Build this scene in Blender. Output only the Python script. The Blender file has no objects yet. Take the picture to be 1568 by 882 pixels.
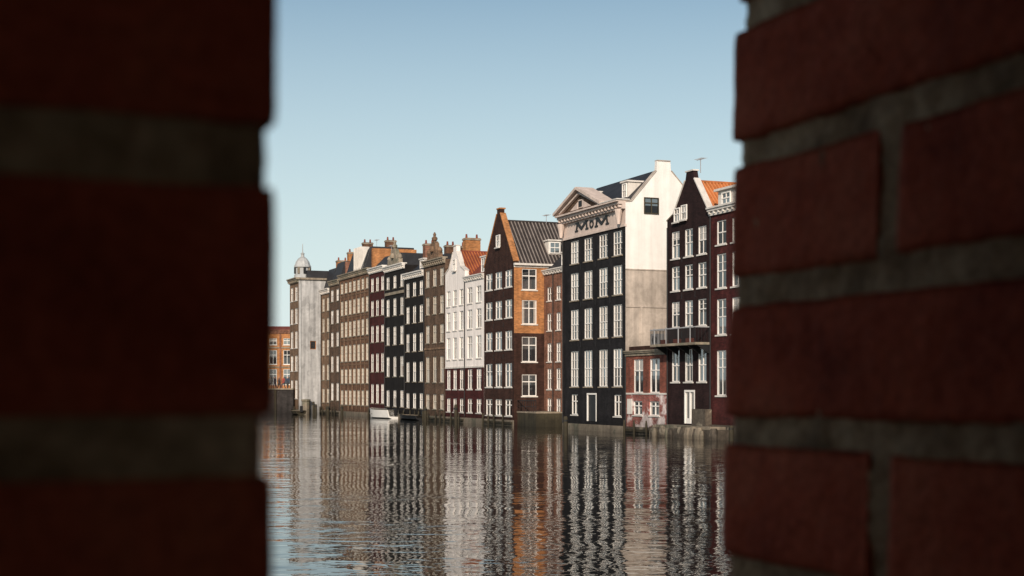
import bpy, math, random
from mathutils import Vector, noise
random.seed(7)
S=bpy.context.scene
S.view_settings.view_transform='Standard'; S.view_settings.look='None'; S.view_settings.exposure=0
PHI=math.atan2(-.927,.376)
CAMZ=3.2
def loc(s,t): return (8.3+.376*s+.927*t, 103.9-.927*s+.376*t, 0)

# ---------------------------------------------------------------- materials
def newmat(name):
    m=bpy.data.materials.new(name); m.use_nodes=True
    nt=m.node_tree; return m,nt,nt.nodes['Principled BSDF']
def N(nt,t,**k):
    n=nt.nodes.new(t)
    for a,b in k.items(): setattr(n,a,b)
    return n
def col(c): return (c[0],c[1],c[2],1)
def surf(name,c,rough=.8,var=.35,nscale=1.2,streak=.35,brick=None,bump=.15,spec=.3,wave=None,c2=None,patch=.0):
    """procedural wall surface; brick=(c1,c2,mortar)"""
    m,nt,p=newmat(name); L=nt.links.new
    tc=N(nt,'ShaderNodeTexCoord'); sep=N(nt,'ShaderNodeSeparateXYZ'); L(tc.outputs['Object'],sep.inputs[0])
    ad=N(nt,'ShaderNodeMath',operation='ADD'); L(sep.outputs[0],ad.inputs[0]); L(sep.outputs[1],ad.inputs[1])
    cb=N(nt,'ShaderNodeCombineXYZ'); L(ad.outputs[0],cb.inputs[0]); L(sep.outputs[2],cb.inputs[1])
    if brick:
        b=N(nt,'ShaderNodeTexBrick'); L(cb.outputs[0],b.inputs['Vector'])
        b.inputs['Scale'].default_value=1; b.inputs['Brick Width'].default_value=.23; b.inputs['Row Height'].default_value=.07
        b.inputs['Mortar Size'].default_value=.008; b.inputs['Bias'].default_value=0
        b.inputs['Color1'].default_value=col(brick[0]); b.inputs['Color2'].default_value=col(brick[1]); b.inputs['Mortar'].default_value=col(brick[2])
        base=b.outputs['Color']
    else:
        rgb=N(nt,'ShaderNodeRGB'); rgb.outputs[0].default_value=col(c); base=rgb.outputs[0]
    if c2:
        n0=N(nt,'ShaderNodeTexNoise'); n0.inputs['Scale'].default_value=.6; n0.inputs['Detail'].default_value=7; n0.inputs['Roughness'].default_value=.65
        L(tc.outputs['Object'],n0.inputs['Vector'])
        r0=N(nt,'ShaderNodeValToRGB'); r0.color_ramp.elements[0].position=.5-patch; r0.color_ramp.elements[1].position=.56-patch
        L(n0.outputs[0],r0.inputs[0])
        mx0=N(nt,'ShaderNodeMixRGB'); L(r0.outputs[0],mx0.inputs[0]); L(base,mx0.inputs[1]); mx0.inputs[2].default_value=col(c2); base=mx0.outputs[0]
    n1=N(nt,'ShaderNodeTexNoise'); n1.inputs['Scale'].default_value=nscale; n1.inputs['Detail'].default_value=9; n1.inputs['Roughness'].default_value=.68
    L(tc.outputs['Object'],n1.inputs['Vector'])
    mr=N(nt,'ShaderNodeMapRange'); L(n1.outputs[0],mr.inputs[0]); mr.inputs[1].default_value=.3; mr.inputs[2].default_value=.7; mr.inputs[3].default_value=1-var; mr.inputs[4].default_value=1+var
    mx=N(nt,'ShaderNodeMixRGB',blend_type='MULTIPLY'); mx.inputs[0].default_value=1; L(base,mx.inputs[1]); L(mr.outputs[0],mx.inputs[2]); base=mx.outputs[0]
    if streak:
        mp=N(nt,'ShaderNodeMapping'); mp.inputs['Scale'].default_value=(2.2,2.2,.16); L(tc.outputs['Object'],mp.inputs[0])
        n2=N(nt,'ShaderNodeTexNoise'); n2.inputs['Scale'].default_value=1; n2.inputs['Detail'].default_value=6; L(mp.outputs[0],n2.inputs['Vector'])
        m2=N(nt,'ShaderNodeMapRange'); L(n2.outputs[0],m2.inputs[0]); m2.inputs[1].default_value=.35; m2.inputs[2].default_value=.65; m2.inputs[3].default_value=1-streak; m2.inputs[4].default_value=1.0
        mx2=N(nt,'ShaderNodeMixRGB',blend_type='MULTIPLY'); mx2.inputs[0].default_value=1; L(base,mx2.inputs[1]); L(m2.outputs[0],mx2.inputs[2]); base=mx2.outputs[0]
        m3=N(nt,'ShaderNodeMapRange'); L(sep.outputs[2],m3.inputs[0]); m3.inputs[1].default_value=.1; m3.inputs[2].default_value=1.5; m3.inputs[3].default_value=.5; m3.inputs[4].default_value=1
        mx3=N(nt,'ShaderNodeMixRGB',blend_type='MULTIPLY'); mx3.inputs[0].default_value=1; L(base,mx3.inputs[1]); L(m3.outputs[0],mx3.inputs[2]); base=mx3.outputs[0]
    L(base,p.inputs['Base Color'])
    p.inputs['Roughness'].default_value=rough; p.inputs['Specular IOR Level'].default_value=spec
    if bump:
        bp=N(nt,'ShaderNodeBump'); bp.inputs['Strength'].default_value=bump; bp.inputs['Distance'].default_value=.03
        nb=N(nt,'ShaderNodeTexNoise'); nb.inputs['Scale'].default_value=9; nb.inputs['Detail'].default_value=5; L(tc.outputs['Object'],nb.inputs['Vector'])
        L(nb.outputs[0],bp.inputs['Height']); L(bp.outputs[0],p.inputs['Normal'])
    return m
def bk(name,c,v=.45,m=(.16,.14,.12),**k):
    k.setdefault('spec',.15); k.setdefault('var',.42)
    return surf(name,c,brick=([x*(1-v*.6) for x in c],[x*(1+v) for x in c],m),**k)
M={}
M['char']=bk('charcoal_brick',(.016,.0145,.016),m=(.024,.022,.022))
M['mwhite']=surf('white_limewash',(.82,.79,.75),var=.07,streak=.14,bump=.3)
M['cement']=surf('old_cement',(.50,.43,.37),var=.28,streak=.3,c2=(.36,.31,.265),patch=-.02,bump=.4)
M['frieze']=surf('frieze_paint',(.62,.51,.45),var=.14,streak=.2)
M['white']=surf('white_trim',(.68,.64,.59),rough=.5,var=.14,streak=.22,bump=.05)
M['frame']=surf('window_paint',(.76,.73,.69),rough=.45,var=.08,streak=0,bump=0)
M['cream']=surf('cream_window_paint',(.58,.53,.45),rough=.45,var=.1,streak=0,bump=0)
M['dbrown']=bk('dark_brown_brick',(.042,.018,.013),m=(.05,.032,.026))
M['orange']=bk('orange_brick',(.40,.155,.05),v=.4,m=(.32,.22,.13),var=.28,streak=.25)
M['black']=bk('black_brick',(.013,.011,.011),m=(.022,.019,.017))
M['umber']=bk('umber_brick',(.024,.011,.011),m=(.028,.019,.018))
M['maroon']=bk('maroon_brick',(.065,.013,.013),m=(.05,.03,.025))
M['red']=bk('red_brick',(.20,.05,.032),m=(.2,.14,.11))
M['redpeel']=bk('peeling_red_brick',(.30,.065,.05),m=(.35,.3,.27),c2=(.62,.54,.52),patch=.0)
M['pink']=bk('pinkish_brick',(.22,.095,.06),m=(.2,.14,.11))
M['taupe']=bk('taupe_brick',(.12,.074,.048),m=(.1,.075,.06))
M['brown']=bk('brown_brick',(.15,.074,.044),m=(.14,.10,.07))
M['tan']=bk('tan_brick',(.19,.115,.07),m=(.17,.13,.10))
M['greyb']=bk('grey_brick',(.14,.10,.08),m=(.14,.12,.11))
M['concrete']=surf('pale_render',(.46,.46,.46),var=.25,streak=.45,c2=(.31,.31,.31),patch=-.04)
M['fwhite']=surf('white_plaster',(.87,.81,.77),var=.08,streak=.18)
M['stone']=surf('weathered_stone',(.30,.25,.19),var=.4,streak=.3,bump=.8,c2=(.16,.15,.11),patch=-.03)
M['rubble']=surf('mossy_rubble',(.11,.09,.07),var=.5,nscale=3,streak=.3,bump=1,c2=(.30,.26,.20),patch=-.07)
M['timber']=surf('wet_timber',(.06,.05,.03),var=.4,streak=.4,bump=.6)
M['slate']=surf('slate_roof',(.028,.028,.032),rough=.6,var=.3,streak=.2)
M['dtile']=surf('dark_roof_tile',(.04,.032,.03),rough=.6,var=.3,streak=.2)
M['dtile2']=surf('tile_ridge_roll',(.22,.19,.17),rough=.6,var=.3,streak=0)
M['otile']=surf('orange_roof_tile',(.42,.14,.045),rough=.7,var=.3,streak=.2)
M['otile2']=surf('orange_tile_roll',(.55,.21,.08),rough=.7,var=.3,streak=0)
M['rtile']=surf('red_roof_tile',(.20,.05,.03),rough=.7,var=.3,streak=.2)
M['iron']=surf('black_iron',(.015,.015,.016),rough=.5,var=.1,streak=0,bump=0)
M['metal']=surf('galvanised_metal',(.3,.3,.31),rough=.4,var=.2,streak=0,bump=0)
M['copper']=surf('grey_lead',(.42,.43,.43),rough=.5,var=.2,streak=.2)
M['curt']=surf('curtain_glass',(.36,.33,.30),rough=.12,var=.2,nscale=4,streak=0,bump=0,spec=.8)
def glass(name,c,ior,rough=.04):
    m,nt,p=newmat(name)
    tc=N(nt,'ShaderNodeTexCoord'); n=N(nt,'ShaderNodeTexNoise'); n.inputs['Scale'].default_value=.7; n.inputs['Detail'].default_value=2
    nt.links.new(tc.outputs['Object'],n.inputs['Vector'])
    r=N(nt,'ShaderNodeValToRGB'); r.color_ramp.elements[0].color=col([x*.5 for x in c]); r.color_ramp.elements[1].color=col([x*1.6 for x in c])
    nt.links.new(n.outputs[0],r.inputs[0]); nt.links.new(r.outputs[0],p.inputs['Base Color'])
    b=N(nt,'ShaderNodeBump'); b.inputs['Strength'].default_value=.2; b.inputs['Distance'].default_value=.03
    nt.links.new(n.outputs[0],b.inputs['Height']); nt.links.new(b.outputs[0],p.inputs['Normal'])
    p.inputs['Roughness'].default_value=rough; p.inputs['IOR'].default_value=ior
    return m
M['g1']=glass('window_glass',(.02,.022,.025),2.0)
M['g2']=glass('window_glass_reflective',(.06,.07,.075),2.9)
M['g3']=glass('window_glass_dim',(.012,.011,.012),1.45)

# ---------------------------------------------------------------- mesh helpers
class MB:
    def __init__(s): s.v=[]; s.f=[]; s.m=[]; s.mats=[]
    def mi(s,k):
        if k not in s.mats: s.mats.append(k)
        return s.mats.index(k)
    def add(s,vs,fs,mat):
        b=len(s.v); s.v+= [tuple(x) for x in vs]; i=s.mi(mat)
        for f in fs: s.f.append([b+j for j in f]); s.m.append(i)
    def obj(s,name,parent=None,smooth=False):
        me=bpy.data.meshes.new(name); me.from_pydata(s.v,[],s.f)
        for k in s.mats: me.materials.append(M[k] if isinstance(k,str) else k)
        me.polygons.foreach_set('material_index',s.m)
        if smooth: me.polygons.foreach_set('use_smooth',[True]*len(s.f))
        me.update()
        o=bpy.data.objects.new(name,me); S.collection.objects.link(o)
        if parent: o.parent=parent
        return o
class Fr:
    def __init__(s,o,ux,inn): s.o=o; s.ux=ux; s.inn=inn
    def P(s,u,d,z): return (s.o[0]+u*s.ux[0]+d*s.inn[0], s.o[1]+u*s.ux[1]+d*s.inn[1], z)
BF=[(0,1,2,3),(7,6,5,4),(0,4,5,1),(1,5,6,2),(2,6,7,3),(3,7,4,0)]
def box(mb,F,u0,u1,d0,d1,z0,z1,mat):
    mb.add([F.P(u0,d0,z0),F.P(u1,d0,z0),F.P(u1,d0,z1),F.P(u0,d0,z1),F.P(u0,d1,z0),F.P(u1,d1,z0),F.P(u1,d1,z1),F.P(u0,d1,z1)],BF,mat)
def prism(mb,F,poly,d0,d1,mat):
    n=len(poly)
    vs=[F.P(u,d0,z) for u,z in poly]+[F.P(u,d1,z) for u,z in poly]
    mb.add(vs,[list(range(n)),list(range(2*n-1,n-1,-1))]+[(i,i+n,(i+1)%n+n,(i+1)%n) for i in range(n)],mat)
def strip(mb,F,p,q,th,d0,d1,mat):
    dx,dz=q[0]-p[0],q[1]-p[1]; l=math.hypot(dx,dz); nx,nz=-dz/l*th,dx/l*th
    prism(mb,F,[p,q,(q[0]+nx,q[1]+nz),(p[0]+nx,p[1]+nz)],d0,d1,mat)
def lathe(mb,F,u,d,prof,mat,n=12):
    vs=[];fs=[]
    for r,z in prof:
        for i in range(n):
            a=2*math.pi*i/n; vs.append(F.P(u+r*math.cos(a),d+r*math.sin(a),z))
    for k in range(len(prof)-1):
        for i in range(n): fs.append((k*n+i,k*n+(i+1)%n,(k+1)*n+(i+1)%n,(k+1)*n+i))
    fs.append(list(range(n-1,-1,-1))); fs.append([ (len(prof)-1)*n+i for i in range(n)])
    mb.add(vs,fs,mat)
def panel(mb,F,W,z0,z1,holes,matfn,breaks=(),dep=.14):
    xs=sorted(set([0,W]+[h[0] for h in holes]+[h[1] for h in holes]))
    zs=sorted(set([z0,z1]+[h[2] for h in holes]+[h[3] for h in holes]+[b for b in breaks if z0<b<z1]))
    for i in range(len(xs)-1):
        for j in range(len(zs)-1):
            a,b,c,d=xs[i],xs[i+1],zs[j],zs[j+1]
            if b-a<1e-6 or d-c<1e-6: continue
            cx,cz=(a+b)/2,(c+d)/2
            if any(h[0]<cx<h[1] and h[2]<cz<h[3] for h in holes): continue
            mb.add([F.P(a,0,c),F.P(b,0,c),F.P(b,0,d),F.P(a,0,d)],[(0,1,2,3)],matfn(cx,cz))
    for (a,b,c,d) in [h[:4] for h in holes]:
        mt=matfn((a+b)/2,(c+d)/2)
        for (p,q) in (((a,c),(b,c)),((b,c),(b,d)),((b,d),(a,d)),((a,d),(a,c))):
            mb.add([F.P(p[0],0,p[1]),F.P(q[0],0,q[1]),F.P(q[0],dep,q[1]),F.P(p[0],dep,p[1])],[(0,1,2,3)],mt)
def window(B,F,a,b,c,d,style='sash',fm='frame',sill='white',dep=.14,fw=.07):
    fr=B.mb('window_frames'); gl=B.mb('window_glass'); W=b-a; H=d-c; e=.003
    box(fr,F,a-e,a+fw,.06,dep,c-e,d+e,fm); box(fr,F,b-fw,b+e,.06,dep,c-e,d+e,fm)
    box(fr,F,a+fw,b-fw,.062,dep-.002,d-fw,d+e,fm); box(fr,F,a+fw,b-fw,.062,dep-.002,c-e,c+fw,fm)
    if style=='sash':
        zt=c+H*random.choice((.5,.5,.5,.56,.62)); box(fr,F,a+fw,b-fw,.07,dep-.004,zt-.03,zt+.04,fm)
        x=a+W/2; box(fr,F,x-.018,x+.018,.08,dep-.006,zt+.04,d-fw,fm); box(fr,F,x-.018,x+.018,.09,dep-.006,c+fw,zt-.03,fm)
        if H>1.6:
            z=zt+(d-zt)*.5; box(fr,F,a+fw,b-fw,.085,dep-.008,z-.015,z+.015,fm)
    elif style=='T':
        zt=c+H*.66; box(fr,F,a+fw,b-fw,.065,dep-.004,zt-.04,zt+.04,fm)
        x=(a+b)/2; box(fr,F,x-.035,x+.035,.07,dep-.006,c+fw,zt-.04,fm); box(fr,F,x-.025,x+.025,.07,dep-.006,zt+.04,d-fw,fm)
    elif style=='grid':
        zt=c+H*.5; box(fr,F,a+fw,b-fw,.065,dep-.004,zt-.035,zt+.035,fm)
        for k in (1,2):
            x=a+W*k/3; box(fr,F,x-.014,x+.014,.075,dep-.006,c+fw,zt-.035,fm); box(fr,F,x-.014,x+.014,.075,dep-.006,zt+.035,d-fw,fm)
        for z in (c+H*.27,c+H*.74): box(fr,F,a+fw,b-fw,.08,dep-.008,z-.013,z+.013,fm)
    elif style=='one':
        pass
    if sill: box(fr,F,a-.1,b+.1,-.07,.055,c-.1,c-.004,sill)
    zt=c+H*.5
    for (z0,z1) in ((c,zt),(zt,d)):
        g=random.choices(['g1','g2','g3'],[4,5,2])[0]
        t=[random.uniform(-.014,.014) for _ in range(2)]
        gl.add([F.P(a,dep-.012+t[0],z0),F.P(b,dep-.012-t[0],z0),F.P(b,dep-.012-t[0]+t[1],z1),F.P(a,dep-.012+t[0]+t[1],z1)],[(0,1,2,3)],g)
    r=random.random()
    if r<.22:
        cw=W*random.uniform(.12,.22)
        for (p,q) in ((a+fw,a+fw+cw),(b-fw-cw,b-fw)):
            gl.add([F.P(p,dep-.03,c),F.P(q,dep-.03,c),F.P(q,dep-.03,d),F.P(p,dep-.03,d)],[(0,1,2,3)],'curt')
    elif r<.34:
        zz=d-H*random.uniform(.25,.6)
        gl.add([F.P(a,dep-.03,zz),F.P(b,dep-.03,zz),F.P(b,dep-.03,d),F.P(a,dep-.03,d)],[(0,1,2,3)],'curt')
class Bld:
    def __init__(s,name,s0,s1,t=0,place=None,rot=PHI):
        s.root=bpy.data.objects.new(name,None); S.collection.objects.link(s.root); s.name=name
        s.root.location=place or loc(s0,t); s.root.rotation_euler=(0,0,rot); s.w=s1-s0-.012; s.p={}
        s.F=Fr((0,0),(1,0),(0,1)); s.R=Fr((s.w,0),(0,1),(-1,0))
    def mb(s,k):
        if k not in s.p: s.p[k]=MB()
        return s.p[k]
    def done(s):
        for k,m in s.p.items(): m.obj(k,s.root)
def body(B,top,depth,mat,z0=-1,roofmat='slate',right=True):
    b=B.mb('walls'); w=B.w; F=B.F
    b.add([F.P(0,0,z0),F.P(0,depth,z0),F.P(0,depth,top),F.P(0,0,top)],[(0,1,2,3)],mat)
    b.add([F.P(0,depth,z0),F.P(w,depth,z0),F.P(w,depth,top),F.P(0,depth,top)],[(0,1,2,3)],mat)
    if right: b.add([F.P(w,0,z0),F.P(w,depth,z0),F.P(w,depth,top),F.P(w,0,top)],[(0,1,2,3)],mat)
    b.add([F.P(0,0,top),F.P(w,0,top),F.P(w,depth,top),F.P(0,depth,top)],[(0,1,2,3)],roofmat)
def cornice(B,z,h=.5,pr=.4,mat='white',u0=0,u1=None,dent=True,ret=True):
    u1=B.w if u1 is None else u1; c=B.mb('cornice'); F=B.F
    box(c,F,u0+.005,u1-.005,-pr*.35,.05,z-h,z-h*.45,mat)
    box(c,F,u0+.002,u1-.002,-pr*.75,.06,z-h*.45,z-h*.15,mat)
    box(c,F,u0-.0,u1+.0,-pr,.25,z-h*.15,z+.04,mat)
    if dent:
        n=int((u1-u0)/.55)
        for i in range(n):
            u=u0+.2+i*(u1-u0-.4)/max(1,n-1)
            box(c,F,u-.07,u+.07,-pr*.68,-pr*.34,z-h*.8,z-h*.46,mat)
def facade(B,top,rows,cols,ww,mat,style='sash',z0=-1,breaks=(),fn=None,skip=(),fm='frame',sill='white',extra=(),dep=.14):
    holes=[]
    for ri,(a,b) in enumerate(rows):
        for ci,cx in enumerate(cols):
            if (ri,ci) in skip: continue
            holes.append((cx-ww/2,cx+ww/2,a,b))
    allh=holes+list(extra)
    panel(B.mb('walls'),B.F,B.w,z0,top,allh,fn or (lambda x,z:mat),breaks,dep)
    for h in holes: window(B,B.F,*h,style=style,fm=fm,sill=sill,dep=dep)
    return holes
def ecols(w,n,m=.9): return [m+i*(w-2*m)/(n-1) for i in range(n)] if n>1 else [w/2]
def chimney(B,u,d,z0,z1,wu=.7,wd=1.0,mat='orange',pots=2):
    c=B.mb('chimney'); F=B.F
    box(c,F,u-wu/2,u+wu/2,d-wd/2,d+wd/2,z0,z1,mat); box(c,F,u-wu/2-.06,u+wu/2+.06,d-wd/2-.06,d+wd/2+.06,z1-.22,z1-.06,'stone')
    for i in range(pots):
        lathe(c,F,u,d-wd/2+.25+i*(wd-.5)/max(1,pots-1),[(.11,z1-.02),(.12,z1+.1),(.09,z1+.4)],'rtile',8)
def roof_front(B,zeave,zr,d0,d1,mat,ribs=None,ridgeu=None,th=.12,ov=.1,rp=.33):
    """ridge runs away from the canal"""
    w=B.w; r=B.mb('roof'); F=B.F; m=ridgeu or w/2
    prism(r,F,[(-.0,zeave),(m,zr),(w+ov,zeave-.05),(w+ov,zeave+.08),(m,zr+th),(-.0,zeave+th)],d0,d1,mat)
    if ribs:
        n=int((d1-d0)/rp)
        for i in range(n+1):
            d=d0+.02+i*rp
            strip(r,F,(m,zr+th-.01),(w+ov,zeave+.08),.06,d,d+.08,ribs)
        box(r,F,m-.12,m+.12,d0,d1,zr+th-.06,zr+th+.08,mat)
def roof_par(B,prof,mat,u0=0,u1=None,part='roof'):
    """profile (d,z) swept along the front"""
    u1=B.w if u1 is None else u1
    prism(B.mb(part),B.R,prof,B.w-u1,B.w-u0,mat)
def dormer(B,u,d,z,w=1.2,h=1.3,depth=2,mat='white'):
    m=B.mb('dormer'); F=B.F
    box(m,F,u-w/2,u+w/2,d,d+depth,z,z+h,mat); box(m,F,u-w/2-.12,u+w/2+.12,d-.15,d+depth,z+h,z+h+.12,mat)
    F2=Fr((u-w/2,d-.16),(1,0),(0,1)); window(B,F2,.12,w-.12,z+.12,z+h-.08,style='sash',sill=None)
def aerial(B,u,d,z,h=1.4):
    a=B.mb('aerial'); F=B.F
    box(a,F,u-.02,u+.02,d-.02,d+.02,z,z+h,'metal'); box(a,F,u-.5,u+.5,d-.012,d+.012,z+h-.1,z+h-.07,'metal')
    for i in range(6): box(a,F,u-.45+i*.18,u-.43+i*.18,d-.25,d+.25,z+h-.07,z+h-.05,'metal')
def pipe(B,u,z0,z1,mat='iron'): lathe(B.mb('downpipe'),B.F,u,-.08,[(.05,z0),(.05,z1)],mat,8)
def anchors(B,zs,us):
    for z in zs:
        for u in us: box(B.mb('wall_anchors'),B.F,u-.025,u+.025,-.03,.01,z-.22,z+.22,'iron')
def plinth(B,h=.55,mat='stone',pr=.06,u0=0,u1=None):
    box(B.mb('plinth'),B.F,u0+.01,(u1 or B.w)-.01,-pr,.05,-1,h,mat)
    w=B.w; q=B.mb('fender')
    if w<10 and random.random()<.8:
        box(q,B.F,.2,w-.2,-pr-.16,-pr-.003,.16,.34,'timber')
        u=.5
        while u<w-.4:
            lathe(q,B.F,u,-pr-.26,[(.09,-1),(.085,random.uniform(.5,.95)),(.05,.98)],'timber',8); u+=random.uniform(1.2,2.4)

# ---------------------------------------------------------------- houses, near to far
B=Bld('maroon_brick_house',12.24,23,0); body(B,14.7,10,'maroon',right=True)
facade(B,14.7,[(12.5,14.05),(9.7,11.9),(6.7,9.0),(2.8,5.7)],[1.4,3.3,5.2,7.1,9.0],1.22,'maroon')
cornice(B,14.95,.5,.35); plinth(B,.9,'rubble',.15)
box(B.mb('attic'),B.F,.5,8,.3,3,14.96,16.0,'white'); box(B.mb('attic'),B.F,.35,8.2,.05,3.1,16.0,16.14,'white')
for u in (1.6,3.6,5.6): window(B,Fr((u-.55,.14),(1,0),(0,1)),.0,1.1,15.08,15.85,sill=None)
pipe(B,.12,1,14.4); B.done()
B=Bld('umber_gable_house',6.37,12.24,0); w=B.w; body(B,14.4,9,'umber')
cs=[1.17,3.0,4.8]
door=(2.45,3.85,.9,3.15)
facade(B,14.4,[(12.1,13.95),(9.9,11.55),(7.4,9.15),(3.7,5.9)],cs,1.12,'umber',extra=[door])
prism(B.mb('walls'),B.F,[(0,14.4),(0,14.75),(.9,15.1),(2.55,17.2),(2.7,17.75),(3.6,17.75),(3.75,17.2),(w,14.6),(w,14.4)],0,.35,'umber')
for p,q in (((0,14.75),(.9,15.1)),((.9,15.1),(2.55,17.2)),((3.75,17.2),(w,14.6)),((2.6,17.75),(3.7,17.75))):
    strip(B.mb('coping'),B.F,p,q,.09,-.06,.4,'white' if q[1]>15.2 or p[1]>17 else 'stone')
window(B,Fr((1.1,-.16),(1,0),(0,1)),0,.8,14.55,15.5,sill='white'); window(B,Fr((2.1,-.16),(1,0),(0,1)),0,.75,14.6,15.6,sill='white')
roof_front(B,14.35,17.0,.36,9,'otile','otile2',ridgeu=3.2,rp=.26)
D=B.mb('door'); F=B.F; a,b,c,d=door
box(D,F,a,a+.12,-.03,.12,c,d,'frame'); box(D,F,b-.12,b,-.03,.12,c,d,'frame'); box(D,F,a+.12,b-.12,-.028,.12,d-.14,d,'frame'); box(D,F,(a+b)/2-.08,(a+b)/2+.08,.0,.118,c,d-.14,'frame')
box(D,F,a+.12,b-.12,.02,.11,c,c+.35,'frame'); D.add([F.P(a,.09,c),F.P(b,.09,c),F.P(b,.09,d),F.P(a,.09,d)],[(0,1,2,3)],'g2')
K=B.mb('balcony'); z=6.1
box(K,F,-.35,w+.05,-1.15,-.002,z,z+.16,'stone')
for u in (0,1.5,3,4.5,w-.1): prism(K,Fr((u,0),(0,-1),(1,0)),[(0,z),(1.0,z),(0,z-.6)],0,.1,'iron')
for i in range(44):
    u=-.33+i*(w+.36)/43; box(K,F,u-.012,u+.012,-1.13,-1.105,z+.16,z+1.12,'iron')
for dd in (-.9,-.65,-.4,-.15): 
    for u in (-.33,w+.02): box(K,F,u-.012,u+.012,dd,dd+.024,z+.16,z+1.12,'iron')
box(K,F,-.36,w+.06,-1.15,-1.09,z+1.12,z+1.19,'metal'); box(K,F,-.36,-.3,-1.09,0,z+1.12,z+1.19,'metal'); box(K,F,w,w+.06,-1.09,0,z+1.12,z+1.19,'metal')
for u in (.2,1.9,3.6,5.2): box(K,F,u,u+.07,-1.16,-1.08,z+.16,z+1.25,'metal')
for u in (.8,2.6,4.3):
    box(K,F,u,u+.7,-.95,-.7,z+.16,z+.45,'rtile')
box(B.mb('quay_step'),F,-.2,w+3.2,-1.3,-.01,-1,.62,'rubble'); box(B.mb('quay_step'),F,.8,w+2.2,-1.28,-.012,.62,.8,'stone')
for i in range(26):
    u=random.uniform(-.1,w+2.9); r=random.uniform(.12,.34); lathe(B.mb('quay_step'),F,u,-1.3+random.uniform(-.14,.3),[(r,.0),(r*1.1,.25),(r*.7,.3+r*1.4)],'rubble' if random.random()<.7 else 'stone',7)
box(B.mb('quay_step'),F,4.3,w+.2,-.5,-.012,.8,1.9,'rubble')
pipe(B,.15,.7,14.3); anchors(B,[12,9.5,6.9],[2.1,3.9]); aerial(B,3.2,.8,17.7,1.0)
chimney(B,1.1,4,15,17.0,.6,.9,'orange'); B.done()
B=Bld('low_red_brick_house',0.02,6.36,0); body(B,5.7,7,'red')
facade(B,5.7,[(2.95,5.35)],[2.0,4.5],1.5,'red',style='T',fn=lambda x,z:'redpeel' if z<2.9 else 'red',breaks=(2.9,),extra=[(1.2,2.6,1.35,2.35),(3.7,5.2,1.35,2.35)])
for h in ((1.2,2.6,1.35,2.35),(3.7,5.2,1.35,2.35)): window(B,B.F,*h,style='T')
cornice(B,5.95,.35,.25,'stone',dent=False); plinth(B,.5,'rubble',.12)
box(B.mb('string_course'),B.F,.01,B.w-.01,-.05,.02,2.82,2.94,'white')
box(B.mb('string_course'),B.F,.3,1.05,-.05,.0,1.4,2.5,'white')
box(B.mb('parapet'),B.F,.02,B.w-.02,.26,.5,5.72,6.3,'dbrown')
a=B.mb('air_conditioner'); box(a,B.F,1.2,2.4,1.4,1.9,6.3,7.2,'metal'); box(a,B.F,1.25,1.35,1.45,1.85,5.7,6.3,'iron'); box(a,B.F,2.25,2.35,1.45,1.85,5.7,6.3,'iron')
nA=16; a.add([B.F.P(1.8+.36*math.cos(i*2*math.pi/nA),1.39,6.75+.36*math.sin(i*2*math.pi/nA)) for i in range(nA)],[list(range(nA))],'iron')
pipe(B,.1,.5,5.6); B.done()
B=Bld('charcoal_pediment_house',-11.15,0,0); w=B.w; F=B.F
body(B,16.6,6.6,'char',right=False)
cs=[2.2,4.72,7.39,9.83]
rows=[(13.1,14.9),(10.2,12.36),(7.1,9.47),(3.4,6.2)]
low=[(cs[0]-.6,cs[0]+.6,1.2,2.8),(cs[3]-.6,cs[3]+.6,1.2,2.8)]; dr=(cs[1]-.2,cs[1]+1.5,.75,2.9)
facade(B,16.6,rows,cs,1.5,'char',style='grid',sill='stone',extra=low+[dr],fn=lambda x,z:'frieze' if z>15.15 else 'char',breaks=(15.15,))
for h in low: window(B,F,*h,style='T')
D=B.mb('door'); a,b,c,d=dr
box(D,F,a,a+.1,-.03,.12,c,d,'frame'); box(D,F,b-.1,b,-.03,.12,c,d,'frame'); box(D,F,a+.1,b-.1,-.028,.12,d-.12,d,'frame'); box(D,F,a+.1,b-.1,.07,.12,c,d-.12,'iron')
zc=12.0
prof=[(0,16.9),(.5,16.95),(2.55,19.3),(2.6,20.05),(3.7,20.05),(3.75,19.35),(6.6,16.4)]
panel(B.mb('walls'),B.R,6.6,-1,16.4,[],lambda x,z:'mwhite' if z>zc else 'cement',(zc,))
prism(B.mb('gable_wall'),B.R,[(0,16.4)]+prof+[(6.6,16.398)],0,.35,'mwhite')
for p,q in zip(prof[:-1],prof[1:]): strip(B.mb('coping'),B.R,q,p,-.07,-.06,.4,'cement') if abs(p[0]-q[0])>.2 else None
box(B.mb('side_ledge'),B.R,0.01,6.5,-.06,.02,9.2,9.32,'cement')
box(B.mb('side_ledge'),B.R,0.01,6.5,-.05,.02,zc-.06,zc+.02,'cement')
box(B.mb('side_ledge'),B.R,1.2,1.35,-.05,.02,5.9,9.2,'cement')
R2=Fr((w+.16,1.5),(0,1),(-1,0)); window(B,R2,0,1.2,16.1,17.3,style='T',fm='timber',sill=None)
roof_par(B,[(0.1,16.7),(3.0,19.5),(3.3,19.5),(6.5,16.6)],'slate',0,w-.36)
dormer(B,9.3,.9,17.35,.95,1.25,1.6,'white'); dormer(B,1.9,1.5,17.9,.8,.9,1.4,'white')
box(B.mb('cornice'),F,-.08,w+.05,-.1,.05,15.1,15.28,'frieze')
cornice(B,17.0,.6,.75,'frieze'); 
box(B.mb('cornice'),F,8.0,w+.1,-.78,.3,17.04,17.12,'white')
pd=B.mb('pediment'); pa,pb,pm,pz=.0,8.2,4.2,18.75
prism(pd,F,[(pa+.1,17.05),(pb-.1,17.05),(pm,pz-.2)],-.35,.5,'taupe')
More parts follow.
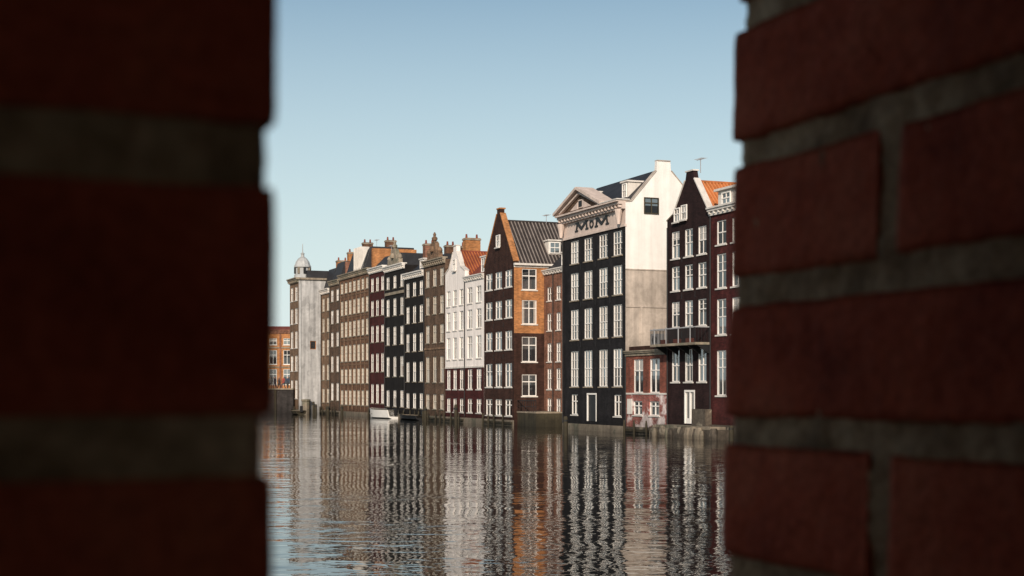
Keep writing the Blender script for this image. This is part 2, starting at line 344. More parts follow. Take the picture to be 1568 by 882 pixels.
strip(pd,F,(pa-.15,17.05),(pm,pz-.1),.22,-.85,.6,'frieze'); strip(pd,F,(pm,pz-.1),(pb+.15,17.05),.22,-.852,.602,'frieze')
strip(pd,F,(pa+.5,17.1),(pm,pz-.42),.14,-.6,.5,'frieze'); strip(pd,F,(pm,pz-.42),(pb-.5,17.1),.14,-.602,.502,'frieze')
box(pd,F,pm-.45,pm+.45,-.42,-.3,17.25,17.9,'frieze'); box(pd,F,pm-.28,pm+.28,-.46,-.4,17.35,17.8,'iron')
for sx in (-1,1):
    prism(pd,F,[(pm+sx*.5,17.2),(pm+sx*1.9,17.2),(pm+sx*.5,17.75)],-.44,-.3,'frieze')
for u in (.25,10.6): lathe(B.mb('console'),F,u,-.3,[(.12,15.3),(.22,15.9),(.3,16.3),(.32,16.4)],'frieze',8)
T=B.mb('lettering')
def stroke(p,q,th=.17): 
    dx,dz=q[0]-p[0],q[1]-p[1]; l=math.hypot(dx,dz); nx,nz=-dz/l*th/2,dx/l*th/2
    prism(T,F,[(p[0]-nx,p[1]-nz),(q[0]-nx,q[1]-nz),(q[0]+nx,q[1]+nz),(p[0]+nx,p[1]+nz)],-.06-random.random()*.004,.01,'iron')
def letM(u,z,W=2.2,H=.62):
    stroke((u+.12,z),(u+.3,z+H),.2); stroke((u+.3,z+H),(u+W/2,z+.12),.24); stroke((u+W/2,z+.12),(u+W-.3,z+H),.24); stroke((u+W-.3,z+H),(u+W-.12,z),.2)
    stroke((u-.12,z+.02),(u+.4,z+.02),.12); stroke((u+W-.4,z+.02),(u+W+.12,z+.02),.12)
    stroke((u+.0,z+H),(u+.42,z+H),.1); stroke((u+W-.42,z+H),(u+W,z+H),.1)
letM(2.5,15.6); letM(6.1,15.6)
for k in range(10):
    a0=k*math.pi/5; a1=a0+math.pi/5; stroke((5.4+.3*math.cos(a0),15.88+.26*math.sin(a0)),(5.4+.3*math.cos(a1),15.88+.26*math.sin(a1)),.13)
anchors(B,[12.75,9.85,6.7],[3.4,6.05,8.6]); plinth(B,.5,'stone'); pipe(B,.1,.5,15)
B.done()
B=Bld('narrow_pinkish_brick_house',-21.6,-11.2,2.85); w=B.w; body(B,13.4,7,'pink')
facade(B,13.4,[(10.9,12.1),(8.3,9.8),(5.6,7.2),(3.2,5.0),(.9,2.4)],[1.15,3.1,5.2,7.5],.95,'pink',style='sash')
cornice(B,13.6,.4,.3); plinth(B,.4)
roof_par(B,[(0.0,13.5),(2.6,15.8),(4.5,15.8),(6.9,13.5)],'slate'); dormer(B,3.3,.5,13.7,1.2,1.2,1.8,'white'); pipe(B,2.1,.4,13.2); B.done()
B=Bld('dark_brown_gable_house',-28.9,-21.6,0); w=B.w; F=B.F; body(B,14.0,9,'dbrown',right=False)
facade(B,14.0,[(12.2,13.7),(9.5,11.1),(6.7,8.35),(3.4,5.5),(.85,2.3)],[1.25,3.62,6.0],1.62,'dbrown',style='T')
prism(B.mb('gable_wall'),F,[(0,14.0),(w,14.0),(w-.05,14.35),(4.05,18.9),(4.05,19.3),(3.25,19.3),(3.25,18.9),(.05,14.35)],0,.4,'dbrown')
for p,q in (((.05,14.35),(3.25,18.9)),((4.05,18.9),(w-.05,14.35))): strip(B.mb('coping'),F,p,q,.1,-.05,.5,'orange')
box(B.mb('coping'),F,3.2,4.1,-.05,.5,19.3,19.42,'orange')
window(B,Fr((3.2,-.16),(1,0),(0,1)),0,.9,15.9,17.0,sill='white')
sw=[(.75,2.15,11.9,13.75),(.75,2.15,8.9,11.0),(.75,2.15,5.6,7.8),(.75,2.15,2.6,4.5)]
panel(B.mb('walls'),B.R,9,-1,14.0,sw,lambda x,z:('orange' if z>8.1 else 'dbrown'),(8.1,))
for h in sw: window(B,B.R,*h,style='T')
roof_front(B,14.1,18.2,.41,9,'dtile','dtile2',rp=.34,ov=.15)
box(B.mb('gutter'),F,w+.02,w+.3,-.05,9,14.02,14.2,'white'); box(B.mb('gutter'),F,w+.003,w+.06,-.02,9,13.85,14.0,'white')
m=B.mb('dormer'); zz=15.1
box(m,F,w-1.6,w-.75,3.6,4.8,zz,zz+1.25,'white'); box(m,F,w-1.7,w-.6,3.5,4.9,zz+1.25,zz+1.37,'white')
window(B,Fr((w-.61,3.7),(0,1),(-1,0)),0,1.0,zz+.15,zz+1.15,style='sash',sill=None)
plinth(B,.5); anchors(B,[11.6,8.9,6.1],[2.4,4.8]); aerial(B,4.0,4.5,18.2,.8)
q=B.mb('timber_landing'); box(q,F,w+.05,w+4.2,.3,2.8,-1,1.15,'timber'); box(q,F,w+.02,w+4.25,.25,2.82,1.15,1.28,'stone')
for i in range(9): box(q,F,w+.1+i*.5,w+.14+i*.5,.3,.34,1.28,2.2,'iron')
box(q,F,w+.05,w+4.2,.29,.35,2.2,2.26,'iron'); box(q,F,w+.05,w+4.2,.3,.34,1.7,1.74,'iron')
B.done()
fb=lambda x,z:'fwhite' if z>5.3 else 'maroon'
B=Bld('white_flat_house',-34.0,-28.9,0); w=B.w; body(B,13.6,9,'fwhite')
rw=[(11.3,12.8),(8.9,10.7),(6.1,8.2),(3.2,5.1),(1.0,2.3)]
facade(B,13.6,rw,ecols(w,2,1.35),1.3,'fwhite',style='T',fn=fb,breaks=(5.3,)); cornice(B,13.85,.45,.3)
roof_par(B,[(0.15,13.7),(3.2,16.6),(3.6,16.6),(8.9,13.7)],'rtile'); dormer(B,3.6,.6,14.0,1.4,1.5,2,'white'); plinth(B,.5)
chimney(B,w-.4,2.8,15.5,17.2,.6,1.0,'dbrown'); box(B.mb('string_course'),B.F,.01,w-.01,-.06,.02,5.22,5.38,'white'); pipe(B,.08,.6,13.4); B.done()
B=Bld('white_gable_house',-39.6,-34.0,0); w=B.w; F=B.F; body(B,14.2,9,'fwhite')
facade(B,14.2,rw,ecols(w,3,.95),1.05,'fwhite',style='sash',fn=fb,breaks=(5.3,))
prism(B.mb('gable_wall'),F,[(0,14.2),(w,14.2),(w,14.5),(w-1.2,15.0),(w/2+.45,16.5),(w/2+.4,17.1),(w/2-.4,17.1),(w/2-.45,16.5),(1.2,15.0),(0,14.5)],0,.4,'fwhite')
for p,q in (((0,14.5),(1.2,15)),((1.2,15),(w/2-.45,16.5)),((w/2+.45,16.5),(w-1.2,15)),((w-1.2,15),(w,14.5)),((w/2-.45,17.1),(w/2+.45,17.1))): strip(B.mb('coping'),F,p,q,.09,-.07,.45,'white')
window(B,Fr((w/2-.4,-.16),(1,0),(0,1)),0,.8,14.7,15.8,sill='white'); roof_front(B,14.1,16.5,.42,9,'rtile','otile',rp=.3)
plinth(B,.5); box(B.mb('string_course'),F,.01,w-.01,-.06,.02,5.22,5.38,'white'); B.done()
def simple(name,s0,s1,top,rows,n,mat,style='sash',ww=1.1,cm='white',dep=9,rf=None,m=1.05,t=0,base=None,fm='frame'):
    B=Bld(name,s0,s1,t); body(B,top,dep,mat)
    facade(B,top,rows,ecols(B.w,n,m),ww,mat,style=style,fm=fm,sill='stone',fn=(lambda x,z:base if base and z<3 else mat),breaks=(3,) if base else ())
    cornice(B,top+.2,.6,.4,cm); plinth(B,.5); pipe(B,.1,.5,top-.4)
    return B
def crest(B,u,z,W=3.4,H=2.0,mat='stone'):
    c=B.mb('crest'); F=B.F
    pts=[(-.5,0),(-.48,.35),(-.36,.42),(-.30,.3),(-.24,.5),(-.2,.85),(-.08,1.0),(.08,1.0),(.2,.85),(.24,.5),(.30,.3),(.36,.42),(.48,.35),(.5,0)]
    prism(c,F,[(u+a*W,z+b*H*.7) for a,b in pts][::-1],-.2,.25,mat)
    lathe(c,F,u,0,[(.1,z+H*.68),(.28,z+H*.76),(.3,z+H*.84),(.12,z+H*.9),(.17,z+H*.97),(.05,z+H*1.06)],mat,10)
    for sx in (-1,1): lathe(c,F,u+sx*W*.46,0,[(.12,z+.2),(.1,z+.5),(.26,z+.75),(.22,z+.95),(.06,z+1.15)],mat,10)
    lathe(c,Fr((0,0),(1,0),(0,1)),u,-.22,[(.3,z+H*.3),(.33,z+H*.4),(.2,z+H*.5)],mat,10)
B=simple('taupe_ornate_house',-46.1,-39.6,16.1,[(13.6,15.3),(10.8,12.6),(7.9,9.7),(3.9,6.5),(1.2,2.7)],3,'taupe',cm='stone',fm='cream')
crest(B,B.w/2,16.3,3.6,2.6,'tan'); chimney(B,B.w-.6,3.0,16,18.3,.8,1.6,'orange'); chimney(B,1,4.2,16,18.0,.8,1.2,'brown')
box(B.mb('string_course'),B.F,.01,B.w-.01,-.07,.02,7.2,7.4,'tan'); B.done()
B=simple('black_brick_house',-52.7,-46.1,15.3,[(13.0,14.5),(10.2,12.0),(7.2,9.1),(4.0,6.1),(1.2,2.8)],3,'black')
roof_par(B,[(.2,15.45),(2.4,17.3),(6,17.3),(8.8,15.5)],'slate'); dormer(B,3.2,.9,15.6,1.3,1.3); chimney(B,B.w-.5,3,16,18.2,.7,1.1,'brown'); B.done()
B=simple('black_crested_house',-59.9,-52.7,16.6,[(14.3,15.7),(11.3,13.2),(8.1,10.1),(4.6,6.8),(1.3,3.1)],3,'black',ww=1.15)
crest(B,B.w*.5,16.8,4.2,2.6,'stone'); box(B.mb('cornice'),B.F,.1,B.w-.1,-.1,.0,13.6,13.9,'stone'); chimney(B,B.w-.7,3,16.5,19,.8,1.2,'pink'); B.done()
B=simple('maroon_town_house',-66.0,-59.9,16.9,[(14.4,16.0),(11.6,13.4),(8.6,10.5),(5.2,7.3),(1.6,3.8)],3,'maroon')
roof_par(B,[(.3,17.05),(1.8,18.6),(6,18.6),(8.8,17.1)],'slate'); aerial(B,2,2,18.6,1.2); B.done()
B=simple('brown_wide_house',-79.2,-66.0,17.1,[(15.0,16.3),(12.3,14.1),(9.6,11.5),(6.6,8.6),(3.9,5.7),(1.3,3.1)],7,'brown',style='grid',ww=1.15,cm='stone',fm='cream')
w=B.w
for z in (14.55,11.9,9.1,6.1): box(B.mb('string_course'),B.F,.01,w-.01,-.05,.02,z,z+.14,'tan')
for u in ecols(w,8,.3): box(B.mb('pilasters'),B.F,u-.12,u+.12,-.045,.01,.6,16.4,'tan')
box(B.mb('attic_wall'),B.F,1.0,w-3.9,1.5,7,17.15,20.0,'orange'); 
roof_par(B,[(.5,17.15),(1.45,20.1),(1.6,20.25),(6.8,20.25),(7.1,17.15)],'slate',.9,w-4.3)
for k in range(5):
    box(B.mb('skylight'),B.F,5.1+k*.7,5.14+k*.7,.35,1.5,17.3,20.28,'white')
prism(B.mb('skylight'),B.R,[(.38,17.5),(1.32,20.0),(1.36,20.0),(.46,17.5)],w-8.1,w-5.1,'g2') 
chimney(B,w-4.8,4,20,21.1,.8,1.2,'brown'); chimney(B,2,3,20,21.4,.8,1.2,'brown'); aerial(B,6,3,20.2,1.2); B.done()
B=simple('grey_brown_house',-83.9,-79.2,16.7,[(14.3,15.8),(11.5,13.2),(8.6,10.4),(5.4,7.4),(1.8,4.0)],2,'taupe',cm='stone')
box(B.mb('attic_wall'),B.F,.2,B.w-.9,1.0,7,16.72,19.2,'pink'); roof_par(B,[(.2,16.75),(1.0,19.3),(7.2,19.3),(7.2,16.75)],'slate',.1,B.w-1.1); chimney(B,2,2.5,19,20.6,.8,1.4,'orange'); B.done()
B=simple('grey_brick_house',-88.3,-83.9,15.9,[(13.3,15),(10.6,12.4),(7.6,9.6),(4.4,6.4),(1.5,3.3)],2,'tan',cm='white',fm='cream')
box(B.mb('attic_wall'),B.F,.2,B.w-.6,1.0,7,15.92,18.7,'orange'); roof_par(B,[(.2,15.95),(1.0,18.8),(7.2,18.8),(7.2,15.95)],'slate',.1,B.w-.8); chimney(B,1,2.5,18.7,20,.8,1.4,'orange'); aerial(B,3,3,18.7,1.5); B.done()
B=Bld('corner_cupola_house',-93.3,-88.3,-3.0); w=B.w; F=B.F; body(B,17.4,15,'greyb',right=False)
facade(B,17.4,[(14.8,16.6),(11.8,13.8),(8.6,10.8),(5.6,7.6),(2,4.4)],[1.2,3.6],1.3,'tan')
panel(B.mb('walls'),B.R,15,-1,17.4,[(1.5,2.3,8.4,9.5)],lambda x,z:'concrete'); window(B,B.R,1.5,2.3,8.4,9.5,style='one',fm='orange',sill=None)
cornice(B,17.7,.6,.5,'stone'); plinth(B,.6)
box(B.mb('cornice'),F,w-.04,w+.25,-.4,6,17.45,17.7,'stone'); box(B.mb('roof'),F,.2,w-.3,1.2,12,17.7,18.7,'slate')
cu=B.mb('cupola'); 
lathe(cu,F,w-2.0,1.0,[(1.15,17.7),(1.15,18.2),(.95,18.3),(.95,19.1),(1.15,19.2),(1.15,19.35),(1.05,19.5),(.9,19.95),(.6,20.35),(.25,20.6),(.2,20.9),(.28,21.0),(.06,21.2),(.04,22.3)],'copper',12)
for k in range(8):
    an=k*math.pi/4; box(cu,F,w-2.0+1.0*math.cos(an)-.12,w-2.0+1.0*math.cos(an)+.12,1+1.0*math.sin(an)-.12,1+1.0*math.sin(an)+.12,18.35,19.15,'stone' if k%2 else 'iron')
box(B.mb('downpipe'),F,w+.02,w+.1,.2,.3,1,17,'copper')
lathe(B.mb('pier'),F,w+.6,.8,[(.5,-1),(.5,1.6),(.6,1.7),(.6,1.9)],'stone',10)
B.done()
B=Bld('distant_orange_brick_hall',0,50,place=(-84,238,0),rot=math.radians(3)); w=B.w; F=B.F; body(B,13.0,20,'pink',z0=3.2,roofmat='rtile')
cc=[1.4+i*2.35 for i in range(21)]
facade(B,13.0,[(4.0,6.6),(7.4,9.8),(10.7,11.8)],cc,1.25,'orange',style='T',z0=3.2,breaks=())
cornice(B,13.2,.6,.4,'pink'); box(B.mb('string_course'),F,.01,w-.01,-.1,.02,10.1,10.35,'stone'); box(B.mb('string_course'),F,.01,w-.01,-.1,.02,6.85,7.05,'stone')
for i in range(22): box(B.mb('pilasters'),F,.12+i*2.35,.42+i*2.35,-.14,.01,3.2,12.5,'pink')
roof_par(B,[(.3,13.2),(4,14.0),(16,14.0),(19.8,13.2)],'rtile'); B.done()

# ---------------------------------------------------------------- quay, ground, water
W0=Fr((0,0),(1,0),(0,1))
def single(name,fn,smooth=False,place=(0,0,0),rot=0):
    m=MB(); fn(m); o=m.obj(name,None,smooth); o.location=place; o.rotation_euler=(0,0,rot); return o
M['dquay']=bk('dark_quay_brick',(.035,.03,.03),m=(.05,.045,.04))
def qf(m):
    box(m,W0,-160,-28.6,186,186.8,-1,3.15,'dquay'); box(m,W0,-160,-28.6,185.85,187,3.15,3.32,'stone')
    for i in range(30): box(m,W0,-150+i*4.1,-149.7+i*4.1,185.8,186,-1,3.1,'timber')
    for i in range(40):
        x=-29.4-i*1.6
        box(m,W0,x-.04,x+.04,186.2,186.28,3.32,4.3,'iron')
    box(m,W0,-93,-29.4,186.2,186.26,4.25,4.31,'iron'); box(m,W0,-93,-29.4,186.2,186.26,3.8,3.85,'iron')
single('quay_wall',qf)
M['land']=surf('ground_soil',(.16,.15,.12),var=.3,streak=0,nscale=.2)
def gf(m):
    p=[loc(30,8.0),loc(-88,8.0),(-33,200),(-33,187.0),(-160,187.0),(-1200,187),(-1200,2500),(1500,2500),(1500,60),(60,60)]
    m.add([(x[0],x[1],3.15) for x in p],[list(range(len(p)))],'land')
single('ground',gf)
def water():
    m,nt,p=newmat('canal_water'); L=nt.links.new
    p.inputs['Base Color'].default_value=(.004,.005,.005,1); p.inputs['Roughness'].default_value=.0; p.inputs['IOR'].default_value=1.333
    tc=N(nt,'ShaderNodeTexCoord')
    mpz=N(nt,'ShaderNodeMapping'); mpz.inputs['Scale'].default_value=(1,1.6,1); L(tc.outputs['Object'],mpz.inputs[0])
    nz=N(nt,'ShaderNodeTexNoise'); nz.inputs['Scale'].default_value=.07; nz.inputs['Detail'].default_value=4; L(mpz.outputs[0],nz.inputs['Vector'])
    mz=N(nt,'ShaderNodeMapRange'); L(nz.outputs[0],mz.inputs[0]); mz.inputs[1].default_value=.38; mz.inputs[2].default_value=.64; mz.inputs[3].default_value=.18; mz.inputs[4].default_value=1.0
    prev=None
    for sc,dist,rot,asp,pt in ((.3,.03,.3,1.6,0),(.9,.024,-.15,1.7,1),(2.3,.0115,.25,1.3,1),(6,.0016,-.3,1.1,1)):
        mp=N(nt,'ShaderNodeMapping'); mp.inputs['Rotation'].default_value=(0,0,rot); mp.inputs['Scale'].default_value=(1,asp,1); L(tc.outputs['Object'],mp.inputs[0])
        n=N(nt,'ShaderNodeTexNoise'); n.inputs['Scale'].default_value=sc; n.inputs['Detail'].default_value=1.5; n.inputs['Distortion'].default_value=.7; L(mp.outputs[0],n.inputs['Vector'])
        b=N(nt,'ShaderNodeBump'); b.inputs['Strength'].default_value=1; b.inputs['Distance'].default_value=dist; L(n.outputs[0],b.inputs['Height'])
        if pt: L(mz.outputs[0],b.inputs['Strength'])
        if prev: L(prev.outputs[0],b.inputs['Normal'])
        prev=b
    L(prev.outputs[0],p.inputs['Normal']); return m
M['water']=water()
def wf(m): m.add([(-1500,-300,0),(1500,-300,0),(1500,2500,0),(-1500,2500,0)],[(0,1,2,3)],'water')
single('water',wf)
def post(m): lathe(m,W0,0,0,[(.17,-1),(.16,1.2),(.12,1.35)],'timber',12); lathe(m,W0,0,0,[(.18,1.0),(.18,1.12)],'iron',12)
for (x,y,h) in ((3.65,97,1),(-5.1,129,1.35),(-25.4,182,1.2),(-24.3,176,1),(-22,170,.9),(13.6,88.2,.7),(-8.6,141,1.1),(-19.5,163,1)):
    o=single('mooring_post',post,place=(x,y,0)); o.scale=(1,1,h)
M['bwhite']=surf('boat_gelcoat',(.75,.73,.7),rough=.3,var=.06,streak=0,bump=0)
def boat(mat,Lg=5,Wd=1.9,H=.75):
    def f(m):
        n=14; outer=[];inner=[]
        for i in range(n+1):
            t=i/n; hw=Wd/2*(1-max(0,t-.35)**2.2/(.65**2.2))**.8*(.86+.14*min(1,t/.3)); hw=max(hw,.02); sh=H+.28*max(0,t-.4)**1.5
            x=(t-.5)*Lg+(.12 if t==1 else 0)
            outer.append([(x,-hw,sh),(x-.05*t,-hw*.82,.12),(x-.15*t,0,-.12),(x-.05*t,hw*.82,.12),(x,hw,sh)])
            inner.append([(x,-hw*.9,sh-.01),(x,-hw*.7,.25),(x,0,.2),(x,hw*.7,.25),(x,hw*.9,sh-.01)])
        for arr,mt in ((outer,mat),(inner,'timber')):
            vs=[p for st in arr for p in st]; m.add(vs,[(i*5+j,i*5+j+1,(i+1)*5+j+1,(i+1)*5+j) for i in range(n) for j in range(4)],mt)
        for k in (0,4):
            vs=[]; 
            for i in range(n+1): vs+= [(outer[i][k][0],outer[i][k][1]*1.04,outer[i][k][2]+.03),(inner[i][k][0],inner[i][k][1],inner[i][k][2]+.03)]
            m.add(vs,[(2*i,2*i+1,2*i+3,2*i+2) for i in range(n)],mat)
        m.add(outer[0],[(0,1,2,3,4)],mat); m.add(inner[0],[(0,1,2,3,4)],'timber')
        for x in (-.3*Lg,-.05*Lg,.18*Lg): box(m,W0,x-.14,x+.14,-Wd*.4,Wd*.4,.48,.53,'stone')
        box(m,W0,-Lg/2-.25,-Lg/2+.05,-.15,.15,.35,1.1,'iron')
    return f
single('motor_boat',boat('bwhite',6.6,2.2,.95),place=(-14.3,157.5,0),rot=PHI+math.pi+.12)
single('rowing_boat',boat('iron',7.5,2.0,.5),place=(-10.6,150.0,0),rot=PHI+math.pi)
single('rowing_boat',boat('timber',4.4,1.6,.5),place=(-27.2,180,0),rot=PHI+math.pi)

# ---------------------------------------------------------------- people on the far quay
def person(place,rot,coat,legs,stride=.2):
    vs=[(0,0,.93),(0,0,1.15),(0,0,1.38),(0,.01,1.5),(0,.02,1.62),(0,.03,1.72),
        (.1,0,.88),(.11,stride,.48),(.11,stride*1.1-.08,.07),(.11,stride*1.1+.12,.04),
        (-.1,0,.88),(-.11,-stride*.4,.48),(-.11,-stride*1.5,.08),(-.11,-stride*1.5+.16,.04),
        (.2,0,1.4),(.25,-.06,1.12),(.24,.05,.86),(-.2,0,1.4),(-.25,.08,1.12),(-.24,.2,.9)]
    ed=[(0,1),(1,2),(2,3),(3,4),(4,5),(0,6),(6,7),(7,8),(8,9),(0,10),(10,11),(11,12),(12,13),(2,14),(14,15),(15,16),(2,17),(17,18),(18,19)]
    rad=[.15,.14,.16,.06,.1,.085,.1,.07,.05,.04,.1,.07,.05,.04,.07,.05,.04,.07,.05,.04]
    me=bpy.data.meshes.new('person'); me.from_pydata(vs,ed,[]); o=bpy.data.objects.new('person',me); S.collection.objects.link(o)
    md=o.modifiers.new('skin','SKIN'); sl=me.skin_vertices[0].data if me.skin_vertices else None
    if sl is None:
        bpy.context.view_layer.objects.active=o; o.select_set(True)
        bpy.ops.mesh.customdata_skin_add(); sl=me.skin_vertices[0].data
    for i,r in enumerate(rad): sl[i].radius=(r,r*.8); 
    sl[0].use_root=True
    o.modifiers.new('sub','SUBSURF').levels=1; o.modifiers['sub'].render_levels=1
    m,nt,p=newmat('clothing'); tc=N(nt,'ShaderNodeTexCoord'); sp=N(nt,'ShaderNodeSeparateXYZ'); nt.links.new(tc.outputs['Object'],sp.inputs[0])
    mp=N(nt,'ShaderNodeMath',operation='DIVIDE'); mp.inputs[1].default_value=2; nt.links.new(sp.outputs[2],mp.inputs[0])
    r=N(nt,'ShaderNodeValToRGB'); cr=r.color_ramp; cr.interpolation='CONSTANT'
    cr.elements[0].color=col((.02,.02,.02)); cr.elements[1].position=.04; cr.elements[1].color=col(legs)
    for ps,c in ((.44,coat),(.755,(.45,.27,.2)),(.86,(.05,.03,.02))):
        e=cr.elements.new(ps); e.color=col(c)
    nt.links.new(mp.outputs[0],r.inputs[0]); nt.links.new(r.outputs[0],p.inputs['Base Color']); p.inputs['Roughness'].default_value=.9
    me.materials.append(m); o.location=place; o.rotation_euler=(0,0,rot)
for (x,y,c,l) in ((-32.0,192,(.03,.03,.04),(.02,.02,.05)),(-30.6,190.5,(.3,.05,.04),(.03,.03,.05)),(-31.3,191,(.05,.05,.06),(.02,.02,.02)),(-33.0,194,(.25,.24,.22),(.03,.03,.06)),(-29.9,189.6,(.04,.06,.1),(.05,.04,.03)),(-34.2,193,(.02,.02,.02),(.02,.02,.02))):
    person((x,y,3.16),random.uniform(0,6.28),c,l)

# ---------------------------------------------------------------- foreground brick wall with slit
def wallmat(name,c1,c2,c3,bs,sc):
    m,nt,p=newmat(name); L=nt.links.new
    tc=N(nt,'ShaderNodeTexCoord')
    n=N(nt,'ShaderNodeTexNoise'); n.inputs['Scale'].default_value=sc; n.inputs['Detail'].default_value=8; n.inputs['Roughness'].default_value=.6; L(tc.outputs['Object'],n.inputs['Vector'])
    r=N(nt,'ShaderNodeValToRGB'); r.color_ramp.elements[0].position=.3; r.color_ramp.elements[0].color=col(c1); r.color_ramp.elements[1].position=.72; r.color_ramp.elements[1].color=col(c3)
    e=r.color_ramp.elements.new(.5); e.color=col(c2); L(n.outputs[0],r.inputs[0])
    n2=N(nt,'ShaderNodeTexNoise'); n2.inputs['Scale'].default_value=260; n2.inputs['Detail'].default_value=4; L(tc.outputs['Object'],n2.inputs['Vector'])
    mr=N(nt,'ShaderNodeMapRange'); L(n2.outputs[0],mr.inputs[0]); mr.inputs[1].default_value=.3; mr.inputs[2].default_value=.7; mr.inputs[3].default_value=.75; mr.inputs[4].default_value=1.2
    mx=N(nt,'ShaderNodeMixRGB',blend_type='MULTIPLY'); mx.inputs[0].default_value=1; L(r.outputs[0],mx.inputs[1]); L(mr.outputs[0],mx.inputs[2]); L(mx.outputs[0],p.inputs['Base Color'])
    n3=N(nt,'ShaderNodeTexNoise'); n3.inputs['Scale'].default_value=120; n3.inputs['Detail'].default_value=8; L(tc.outputs['Object'],n3.inputs['Vector'])
    b=N(nt,'ShaderNodeBump'); b.inputs['Strength'].default_value=bs; b.inputs['Distance'].default_value=.003; L(n3.outputs[0],b.inputs['Height']); L(b.outputs[0],p.inputs['Normal'])
    p.inputs['Roughness'].default_value=.85; p.inputs['Specular IOR Level'].default_value=.1
    return m
M['fb']=wallmat('hand_made_brick',(.20,.030,.014),(.35,.065,.03),(.43,.11,.055),.6,14)
M['fm']=wallmat('lime_mortar',(.12,.070,.038),(.30,.185,.105),(.48,.33,.20),1.0,34)
def rbox(mb,x0,x1,y0,y1,z0,z1,r,cell,amp,fr,mat,shear=0,seed=0):
    c=Vector(((x0+x1)/2,(y0+y1)/2,(z0+z1)/2)); h=Vector(((x1-x0)/2,(y1-y0)/2,(z1-z0)/2))
    idx={};vs=[];fs=[]
    ns=[max(2,int(2*h[k]/cell)) for k in range(3)]
    def vert(i,j,k):
        key=(i,j,k)
        if key in idx: return idx[key]
        p=Vector([(-1+2*t/n)*hh for t,n,hh in zip(key,ns,h)])
        q=Vector([max(-hh+r,min(hh-r,a)) for a,hh in zip(p,h)])
        dv=p-q; 
        if dv.length>1e-9: nd=dv.normalized(); p=q+nd*min(r,dv.length) if sum(abs(a)>1e-9 for a in dv)>1 else p
        else: nd=Vector((0,0,0))
        w=c+p
        if nd.length>0:
            w=w+nd*(amp*(noise.noise(w*fr+Vector((seed*7.3,0,0)))+.45*noise.noise(w*fr*3.7)+.25*noise.noise(w*fr*9)))
        w.x+=shear*(w.z)
        idx[key]=len(vs); vs.append(w); return idx[key]
    for ax in range(3):
        o=[a for a in range(3) if a!=ax]
        for side in (0,ns[ax]):
            for i in range(ns[o[0]]):
                for j in range(ns[o[1]]):
                    q=[]
                    for (a,b) in ((0,0),(1,0),(1,1),(0,1)):
                        k=[0,0,0]; k[ax]=side; k[o[0]]=i+a; k[o[1]]=j+b; q.append(vert(*k))
                    fs.append(q)
    mb.add(vs,fs,mat)
TH=.2655; CO=.0635; MJ=.0125
def pillar(side,x0,x1,zoff,shear):
    def f(m):
        k0=int(-1.55/CO); k1=int(.75/CO)
        for k in range(k0,k1+1):
            zb=zoff+k*CO+MJ/2; zt=zoff+(k+1)*CO-MJ/2; near=abs((zb+zt)/2)<.30; typ=k%2
            xs=[]; x=0; first=True; Lw=x1-x0
            while x<Lw:
                ln=.22 if typ==1 else (.11 if first else .22)
                xs.append((x,min(x+ln,Lw))); x+=ln+.0125; first=False
            for n,(a,b) in enumerate(xs):
                if b-a<.02: continue
                X0,X1=(x1-b,x1-a) if side<0 else (x0+a,x0+b)
                cell=.004 if near and n==0 else (.012 if near and n==1 else .05)
                j=lambda s=.0008: random.uniform(-s,s)
                if side>0 and typ==0: ys=[(.1555,TH),(0,.1425)]
                elif side>0: ys=[(.0,TH)]
                else: ys=[(0,.11),(.1235,TH)]
                for (ya,yb) in ys:
                    ja,jb=j(.0004 if side<0 else .0007),j(.0004)
                    rbox(m,X0+ja,X1+ja,ya+jb,yb+jb,zb+j(),zt+j(),.0022,cell,.0007 if side<0 else .0011,24,'fb',shear,seed=k*13+n)
        ins=.0019 if side<0 else .0026
        X0,X1=(x0,x1-ins) if side<0 else (x0+ins,x1)
        if side>0:
            rbox(m,X0,X0+.13,ins,TH-ins,-.33,.33,.002,.004,.0028,60,'fm',shear,3)
            rbox(m,X0+.1,X1,ins+.001,TH-ins-.001,k0*CO+zoff,(k1+1)*CO+zoff,.004,.06,.001,20,'fm',shear,3)
            rbox(m,X0+.012,X0+.2,ins+.004,TH-ins-.004,k0*CO+zoff+.001,(k1+1)*CO+zoff-.001,.004,.06,.001,20,'fm',shear,3)
        else:
            rbox(m,X1-.13,X1,ins,TH-ins,-.33,.33,.002,.004,.0014,60,'fm',shear,5)
            rbox(m,X0,X1-.1,ins+.001,TH-ins-.001,k0*CO+zoff,(k1+1)*CO+zoff,.004,.06,.001,20,'fm',shear,3)
            rbox(m,X1-.2,X1-.012,ins+.004,TH-ins-.004,k0*CO+zoff+.001,(k1+1)*CO+zoff-.001,.004,.06,.001,20,'fm',shear,3)
    return f
WR=math.atan2(.376,.927); WP=(-.053,.31,CAMZ)
single('brick_wall',pillar(-1,-1.9,.0020,.0507,.006),True,WP,WR)
single('brick_wall',pillar(1,.2715,2.1,.0448,.03),True,WP,WR)
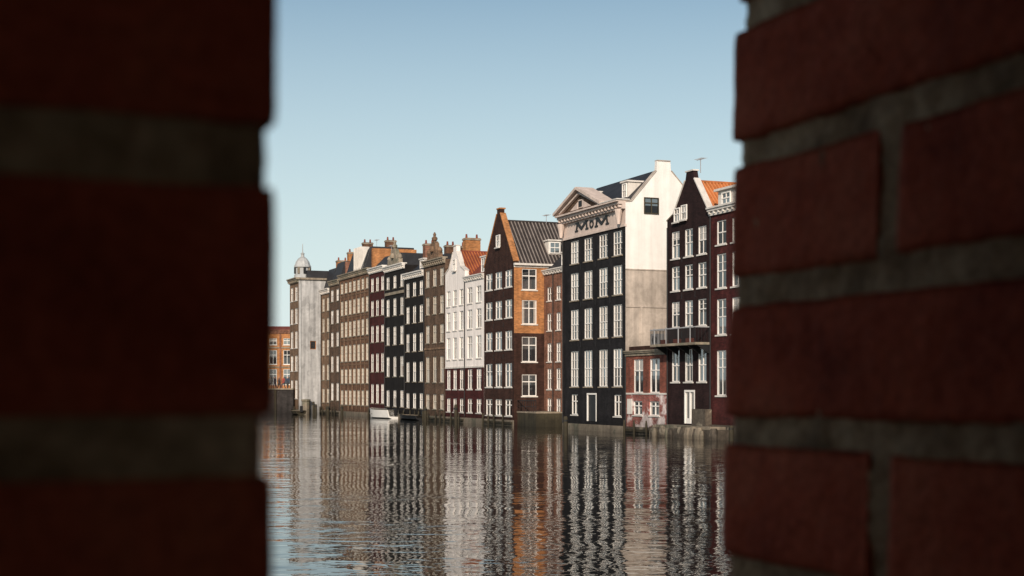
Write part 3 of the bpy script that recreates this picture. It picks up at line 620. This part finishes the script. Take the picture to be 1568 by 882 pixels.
# unseen roofed enclosure added to shade the brick wall, open above a rear parapet
M['pass']=bk('shade_enclosure_brick',(.20,.07,.045),m=(.2,.17,.14),streak=0)
def shade_enclosure(m):
    box(m,W0,-1.9,2.1,-2.9,.35,.82,.98,'timber'); box(m,W0,-2.0,2.2,-3.0,-2.9,-1.6,.50,'pass')
    for u in (-2.0,2.1): box(m,W0,u,u+.1,-3.0,-2.9,.50,.98,'pass')
    box(m,W0,2.1,2.3,-2.9,.3,-1.6,.98,'pass'); box(m,W0,-2.1,-1.9,-2.9,.3,-1.6,.98,'pass')
    box(m,W0,-1.895,2.095,.01,.25,.78,.818,'stone')
single('brick_shade_enclosure',shade_enclosure,False,WP,WR)
def terr(m): box(m,W0,-3,3,-4,.4,-4.2,-1.59,'stone')
single('terrace',terr,False,WP,WR)

# ---------------------------------------------------------------- light
a=math.radians(31); el=math.radians(25)
hx,hy=.376*math.cos(a)-.927*math.sin(a), -.927*math.cos(a)-.376*math.sin(a)
ts=Vector((hx*math.cos(el),hy*math.cos(el),math.sin(el)))
sl=bpy.data.lights.new('sun','SUN'); sl.energy=4.6; sl.angle=math.radians(.5); sl.color=(1,.85,.71)
so=bpy.data.objects.new('sun',sl); S.collection.objects.link(so); so.rotation_euler=ts.to_track_quat('Z','Y').to_euler()
w=bpy.data.worlds.new('World'); S.world=w; w.use_nodes=True; nt=w.node_tree
sky=nt.nodes.new('ShaderNodeTexSky'); sky.sky_type='NISHITA'; sky.sun_disc=False; sky.sun_elevation=el; sky.sun_rotation=math.atan2(hx,hy)
sky.air_density=1.0; sky.dust_density=1.0; sky.ozone_density=1.0
# pale haze low in the sky
g=nt.nodes.new('ShaderNodeNewGeometry'); sp=nt.nodes.new('ShaderNodeSeparateXYZ'); nt.links.new(g.outputs['Incoming'],sp.inputs[0])
ab=nt.nodes.new('ShaderNodeMath'); ab.operation='ABSOLUTE'; nt.links.new(sp.outputs[2],ab.inputs[0])
mr=nt.nodes.new('ShaderNodeMapRange'); nt.links.new(ab.outputs[0],mr.inputs[0])
mr.inputs[1].default_value=.03; mr.inputs[2].default_value=.30; mr.inputs[3].default_value=.92; mr.inputs[4].default_value=0.0
mx=nt.nodes.new('ShaderNodeMixRGB'); nt.links.new(mr.outputs[0],mx.inputs[0]); nt.links.new(sky.outputs[0],mx.inputs[1]); mx.inputs[2].default_value=(8.4,8.8,9.4,1)
tn=nt.nodes.new('ShaderNodeMixRGB'); tn.blend_type='MULTIPLY'; tn.inputs[0].default_value=1; nt.links.new(mx.outputs[0],tn.inputs[1]); tn.inputs[2].default_value=(.93,1.02,.97,1)
nt.links.new(tn.outputs[0],nt.nodes['Background'].inputs[0]); nt.nodes['Background'].inputs[1].default_value=.095
# ---------------------------------------------------------------- camera
cd=bpy.data.cameras.new('camera'); co=bpy.data.objects.new('camera',cd); S.collection.objects.link(co); S.camera=co
co.location=(0,0,CAMZ); co.rotation_euler=(math.radians(90),0,0); cd.lens=50; cd.sensor_width=36; cd.shift_y=155/1568
cd.clip_start=.02; cd.clip_end=6000
cd.dof.use_dof=True; cd.dof.focus_distance=60; cd.dof.aperture_fstop=14
